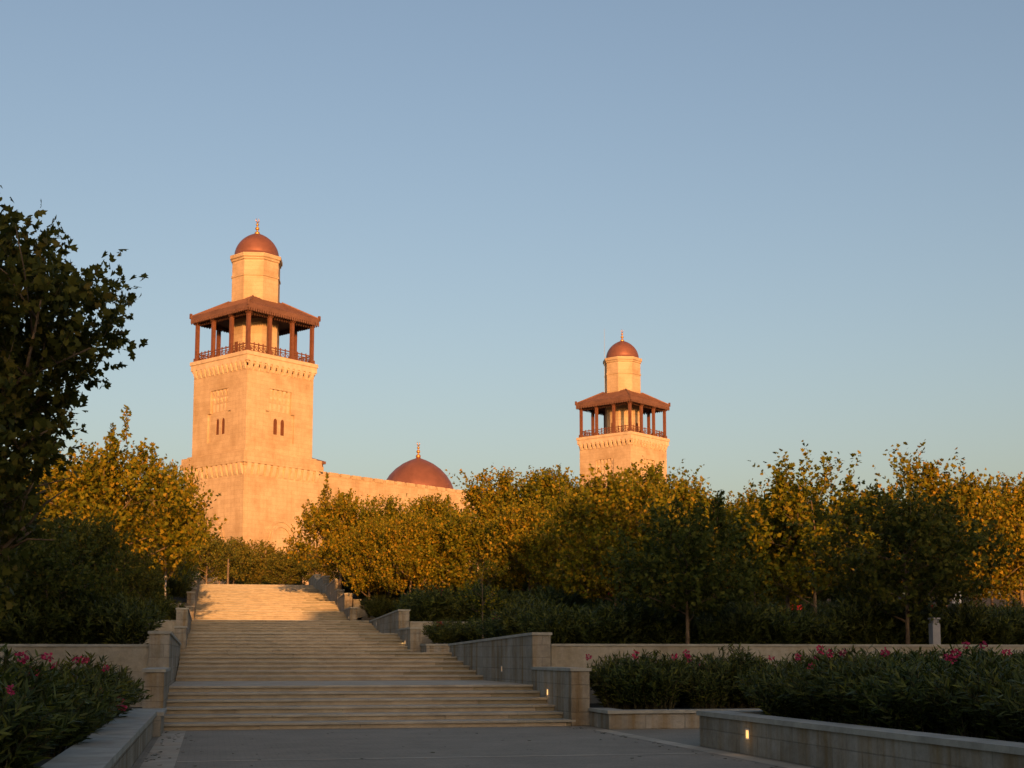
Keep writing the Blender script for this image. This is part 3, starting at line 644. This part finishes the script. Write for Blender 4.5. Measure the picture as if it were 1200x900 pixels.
# ---- oleanders
def bush_mesh(seed, h, rad, stems, per, leaf):
    r = np.random.default_rng(seed)
    a = r.random(stems) * 2 * np.pi; rr = rad * np.sqrt(r.random(stems)); base = np.stack([np.cos(a) * rr * .45, np.sin(a) * rr * .45, np.zeros(stems)], 1)
    tip = np.stack([np.cos(a) * rr * 1.05, np.sin(a) * rr * 1.05, h * r.uniform(.62, 1.05, stems) * (1 - .3 * (rr / rad) ** 2)], 1)
    mid = (base + tip) / 2 + np.stack([-np.cos(a) * rr * .12, -np.sin(a) * rr * .12, .08 * h * np.ones(stems)], 1)
    t = np.tile(np.linspace(.12, 1.0, per), stems); B, Mi, Tp = (np.repeat(q, per, 0) for q in (base, mid, tip))
    t = np.clip(t + r.normal(0, .03, len(t)), 0, 1)[:, None]
    C = (1 - t) ** 2 * B + 2 * t * (1 - t) * Mi + t * t * Tp; D = nrm(2 * (1 - t) * (Mi - B) + 2 * t * (Tp - Mi))
    side = nrm(np.cross(D, r.normal(0, 1, C.shape))); spread = r.uniform(.45, 1.15, (len(C), 1))
    U = D * .75 + side * spread + np.array([0, 0, -.08]); W = nrm(D * .6 - side * .4 + r.normal(0, .3, C.shape))
    S = leaf * r.uniform(.7, 1.25, len(C))
    me = np_mesh('foliage', leaves(C, U, W, S, LANCE), 6, M_ole)
    sb = MB()
    for i in range(0, stems, 2): sb.tube([tuple(base[i]), tuple(mid[i]), tuple(tip[i])], [.012, .009, .004], 4)
    return me, sb.mesh('stems')
BU = [bush_mesh(61, 1.25, .95, 150, 34, .17), bush_mesh(62, 1.15, 1.0, 150, 34, .17), bush_mesh(63, 1.35, .9, 150, 34, .17)]
for m1, m2 in BU: m2.materials.append(M_stem)
def flower_mesh(seed, mat, r0=.085, n=26):
    r = np.random.default_rng(seed); C = r.normal(0, 1, (n, 3)); C = nrm(C) * r0 * r.uniform(.4, 1, (n, 1)); C[:, 2] *= .75
    return np_mesh('flower_cluster', leaves(C, nrm(C) + r.normal(0, .5, (n, 3)), nrm(C) * .3 + r.normal(0, .6, (n, 3)), r.uniform(.05, .075, n), OVAL * np.array([1, 1.4, 1])), 6, mat)
FP = [flower_mesh(71, M_pink), flower_mesh(72, M_pink, .1, 34)]; FR = [flower_mesh(73, M_red, .1, 30)]
bushes = []
def bush(x, y, z, k, s, label, group, rz, zs=1):
    t = empty('oleander_bush', (x, y, z), rz, label, 'bush', group); t.scale = (s, s, s * zs)
    link('foliage', BU[k][0], None, t); link('stems', BU[k][1], None, t); bushes.append(t); return t
rb = random.Random(8)
for i in range(13):      # left bed
    row = i % 2
    bush(-2.0 - row * 1.1 - rb.uniform(0, .2), 13.0 + i * 1.26 + rb.uniform(-.2, .2), .36, i % 3, rb.uniform(.85, 1.0), 'pink flowering oleander bush in the bed behind the left planter wall', 'oleanders in the left bed', i * 2.4, .98 if i < 10 else .9)
for i in range(12):
    bush(-4.8 - (i % 3) * 1.2, 15 + i * 1.2, .36, i % 3, 1.0, 'pink flowering oleander bush in the bed behind the left planter wall', 'oleanders in the left bed', i * 1.4)
for i in range(16):      # rear planter right
    bush(9.6 + i * 1.12 + rb.uniform(-.2, .2), 30.6 + (i % 2) * 1.5 + rb.uniform(-.2, .2), .36, i % 3, rb.uniform(.92, 1.08), 'oleander bush in the low planter in front of the right retaining wall', 'oleanders in the planter at the foot of the steps', i * 1.9)
bush(9.35, 31.0, .36, 0, .8, 'oleander bush in the low planter in front of the right retaining wall', 'oleanders in the planter at the foot of the steps', 1.0, 1.25)
for i in range(9):
    bush(10.1 + i * 1.15, 30.2, .36, (i + 2) % 3, .85, 'oleander bush in the low planter in front of the right retaining wall', 'oleanders in the planter at the foot of the steps', 1.0 + i, 1.1)
for i in range(10):
    bush(10.2 + i * 1.7, 33.2 + rb.uniform(-.2, .2), .36, (i + 1) % 3, rb.uniform(.9, 1.0), 'oleander bush in the low planter in front of the right retaining wall', 'oleanders in the planter at the foot of the steps', i * 2.9)
for i in range(22):      # front planter right
    y = 22.1 - (i % 11) * 1.05; x = 9.95 + (i // 11) * 1.5 + rb.uniform(-.15, .2) + .03 * (22 - y)
    bush(x, y + rb.uniform(-.2, .2), .45, i % 3, rb.uniform(.86, 1.02), 'oleander bush in the long planter at the right edge of the plaza', 'oleanders in the long right planter', i * 1.1, .95)
for i in range(6):
    bush(12.5 + i * 1.2, 21.9 + rb.uniform(-.3, .3), .45, i % 3, 1.0, 'oleander bush in the long planter at the right edge of the plaza', 'oleanders in the long right planter', i * 1.6)
# flower clusters, each on the bush nearest to it
bpy.context.view_layer.update()
from mathutils import Matrix
def flowers(spots, Y, meshes, size):
    for i, (px, py) in enumerate(spots):
        p = None
        best = None
        for bo in bushes:   # the bush this line of sight meets
            q = at(px, py, bo.location.y - .88 * bo.scale[0])
            d = abs(q[0] - bo.location.x); hz = (q[2] - bo.location.z) / bo.scale[2]
            if hz < .1 or hz > 1.6 or bo.location.y < Y[0] or bo.location.y > Y[1]: continue
            sc = d + max(0, hz - 1.25) * 3 + bo.location.y * .06
            if best is None or sc < best[0]: best = (sc, bo, q)
        if best is None: continue
        _, bo, q = best
        o = bpy.data.objects.new('flower_cluster', meshes[i % len(meshes)]); COL.objects.link(o); o.parent = bo
        qq = bo.matrix_world.inverted() @ Vector(q); qq.z = min(qq.z, 1.32)
        o.location = qq; o.rotation_euler = (i, i * 1.7, i * .6); o.scale = (size, size, size)
flowers([(55, 757), (26, 767), (39, 805), (43, 788), (64, 780), (90, 766), (102, 761), (124, 783), (86, 795), (114, 819), (119, 808), (141, 820), (144, 830), (77, 833), (40, 847), (2, 890), (13, 809), (36, 786), (96, 770), (139, 826), (30, 846)], (12, 30), FP, .58)
flowers([(690, 770), (745, 767), (805, 763), (808, 772), (818, 782), (814, 791), (790, 769)], (29, 34), FP, .85)
flowers([(904, 771), (935, 766), (962, 761), (951, 781), (987, 765), (1037, 762), (1116, 772), (1121, 764), (1132, 754), (1152, 745), (957, 764), (972, 766), (1180, 760), (1112, 770)], (12, 24), FP, .62)
# ---- clipped hedges and shrub belts: one thing each, made of shrubs side by side
def hedge(x0, x1, y0, y1, z, s, zs, label, nrow, dx, fl=0, seed=0, name='hedge'):
    t = empty(name, ((x0 + x1) / 2, y0, z), 0, label, 'hedge'); r = random.Random(seed); j = 0
    for row in range(nrow):
        x = x0 + (row % 2) * dx * .4
        while x < x1:
            y = y0 + (y1 - y0) * (row / max(1, nrow - 1)); sc = s * r.uniform(.9, 1.08)
            o = link('shrub', BU[j % 3][0], None, t); o.location = (x - t.location.x + r.uniform(-.15, .15), y - y0 + r.uniform(-.2, .2), max(0, zg(y) - z) if y1 - y0 > 7 and y1 < 125 else 0)
            o.rotation_euler = (0, 0, r.random() * 6.28); o.scale = (sc, sc, sc * zs * r.uniform(.92, 1.06)); j += 1
            if fl and r.random() < fl:
                k = bpy.data.objects.new('flower_cluster', FR[0]); COL.objects.link(k); k.parent = o; k.location = (r.uniform(-.5, .5), -.75 + r.uniform(-.1, .3), r.uniform(.9, 1.25)); k.scale = (1.6,) * 3
            x += dx
    return t
hedge(9.6, 30, 38.6, 42.5, 1.74, 1.12, 1.1, 'long dark green hedge behind the right retaining wall', 2, 1.2, seed=1)
hedge(9.5, 18, 44.4, 46.0, 1.74, 1.0, .95, 'short dark hedge beside the sloping parapet of the lower stairs', 2, 1.1, seed=2)
hedge(-12.95, -1.75, 37.0, 40.5, 1.74, 1.1, 1.0, 'dark green hedge behind the left retaining wall', 2, 1.2, seed=3)
hedge(9.6, 24, 56.3, 58.6, 2.02, 1.0, .95, 'red flowering shrubs in the planter of the middle landing', 2, 1.25, .35, seed=4)
hedge(9.6, 21.5, 62.2, 67.5, 3.0, 1.25, 1.15, 'tall dark hedge on the second terrace right of the stairs', 2, 1.35, .14, seed=5)
hedge(-13.5, -1.9, 62.2, 66.5, 3.0, 1.1, 1.0, 'dark shrubs on the second terrace left of the stairs', 2, 1.35, seed=6)
hedge(9.9, 40, 82, 84.4, 3.8, 1.2, 1.0, 'shrub belt below the third terrace wall on the right', 2, 1.5, .1, seed=7)
hedge(9.9, 44, 89, 98, 5.1, 1.6, 1.2, 'dark shrubs beneath the golden tree row', 3, 2.1, .05, seed=8)
hedge(-13.6, -2.0, 89, 106, 5.1, 1.5, 1.15, 'shrubs beside the upper left parapet', 5, 1.9, seed=9)
hedge(22.5, 46, 66, 71, 3.05, 1.1, .9, 'sunlit red flowering shrubs beneath the right grove', 2, 1.6, .45, seed=10)
hedge(-12, 24, 146, 166, 7.75, 1.5, .9, 'low scrub beyond the head of the stairs', 3, 3.0, seed=11)

# ------------------------------------------------------------------ lamps, posts, bollard
def wall_light(x, y, z, side, label, glow=None):
    t = empty('step_light', (x, y, z), 0, label, 'wall light', 'small lit lamps set in the stair walls')
    s = -1 if side > 0 else 1
    b = MB(); d0, d1 = (s * .012, s * -.05)
    for q in ((-.09, .09, .065, .09), (-.09, .09, -.09, -.065)): b.box(min(d0, d1), max(d0, d1), q[0], q[1], q[2], q[3])
    for q in ((-.09, -.062), (.062, .09)): b.box(min(d0, d1), max(d0, d1), q[0], q[1], -.0645, .0645)
    b.build('housing', M_metal, t)
    b = MB(); a = sorted((s * .006, s * -.045)); b.box(a[0], a[1], -.0615, .0615, -.0645, .0645); b.build('lens', glow or M_glow, t)
    if not glow:
        ld_ = bpy.data.lights.new('lamp_light', 'POINT'); ld_.energy = .25; ld_.color = (1, .55, .2); ld_.shadow_soft_size = .03
        lo = bpy.data.objects.new('lamp_light', ld_); COL.objects.link(lo); lo.parent = t; lo.location = (s * .1, 0, -.02)
XA, XB = XR, XR + .02
wall_light(XA, 32.7, .71, 1, 'lit lamp in the lowest pier right of the steps')
wall_light(XB, 38.2, 1.22, 1, 'faint lamp in the tall bottom parapet on the right', M_dim)
wall_light(XA, 57.9, 2.15, 1, 'lit lamp in the second right pier')
wall_light(XB, 68.4, 3.15, 1, 'faint lamp in the sloping second parapet on the right', M_dim)
wall_light(XA, 82.3, 3.85, 1, 'lit lamp in the third right pier')
wall_light(XB, 96, 5.9, 1, 'tiny lamp in the fourth right parapet', M_dim)
wall_light(8.55, 21.1, .33, 1, 'lit lamp in the long low planter wall nearest the camera')
wall_light(XL - .02, 38.2, 1.22, -1, 'lamp in the bottom parapet on the left', M_dim)
wall_light(XL, 57.9, 2.15, -1, 'lamp in the second left pier', M_dim)
t = empty('bollard', (20.6, 36.4, 1.74), 0, 'square grey bollard with slotted head behind the right retaining wall', 'bollard')
b = MB(); b.box(-.12, .12, -.12, .12, 0, .78); b.build('post', M_metal, t)
b = MB(); [b.box(-.1, .1, -.1, .1, .782 + i * .04, .80 + i * .04) for i in range(3)]; b.box(-.13, .13, -.13, .13, .9, .95); b.box(-.06, .06, -.06, .06, .78, .9); b.build('head', M_metal, t)
t = empty('small_sign', (30.5, 52, 1.7), 0, 'small white sign plate on a thin post under the right grove', 'sign')
b = MB(); b.tube([(0, 0.03, 0), (0, 0.03, 2.5)], .03, 6); b.build('post', M_metal, t)
b = MB(); b.box(-.2, .2, -.02, .0, 2.05, 2.55); b.build('plate', M_white, t)
t = empty('street_lamp', (-1.75, 112, 7.0), 0, 'slim lamp post with small white head beside the top of the left parapet', 'street lamp')
b = MB(); b.tube([(0, 0, 0), (0, 0, 3.0)], [.07, .05], 8); b.tube([(0, 0, 2.95), (.35, 0, 3.05)], .04, 6); b.build('post', M_metal, t)
b = MB(); b.box(.1, .62, -.14, .14, 3.04, 3.16); b.build('lamp_head', M_white, t)
t = empty('metal_post', (-2.25, 70, 3.05), 0, 'pale metal post standing among the shrubs left of the stairs', 'post')
b = MB(); b.tube([(0, 0, 0), (0, 0, 2.4)], .05, 8); b.box(-.08, .08, -.08, .08, 2.38, 2.5); b.build('shaft', M_metal, t)
t = empty('wooden_pole', (1.4, 125, 7.3), 0, 'bare brown pole standing at the head of the stairs', 'pole')
b = MB(); b.tube([(0, 0, 0), (0, 0, 2.9)], [.11, .07], 8); b.box(-.12, .12, -.03, .03, 2.2, 2.28); b.build('shaft', M_bark, t)

r_ = np.random.default_rng(90); n_ = 260
Cx = np.where(r_.random(n_) < .6, np.where(r_.random(n_) < .5, 8.05 + r_.exponential(.12, n_) * -1, -.9 + r_.exponential(.25, n_)), r_.uniform(-.9, 8, n_))
lp = np.stack([Cx, r_.uniform(9, 30.3, n_), np.full(n_, .014)], 1)
tag(link('fallen_leaves', np_mesh('fallen_leaves', leaves(lp, np.concatenate([r_.normal(0, 1, (n_, 2)), np.zeros((n_, 1))], 1), np.tile(np.array([[0, 0, 1.]]), (n_, 1)) + r_.normal(0, .15, (n_, 3)), r_.uniform(.05, .1, n_), OVAL), 6, M_stem), None), kind='stuff')
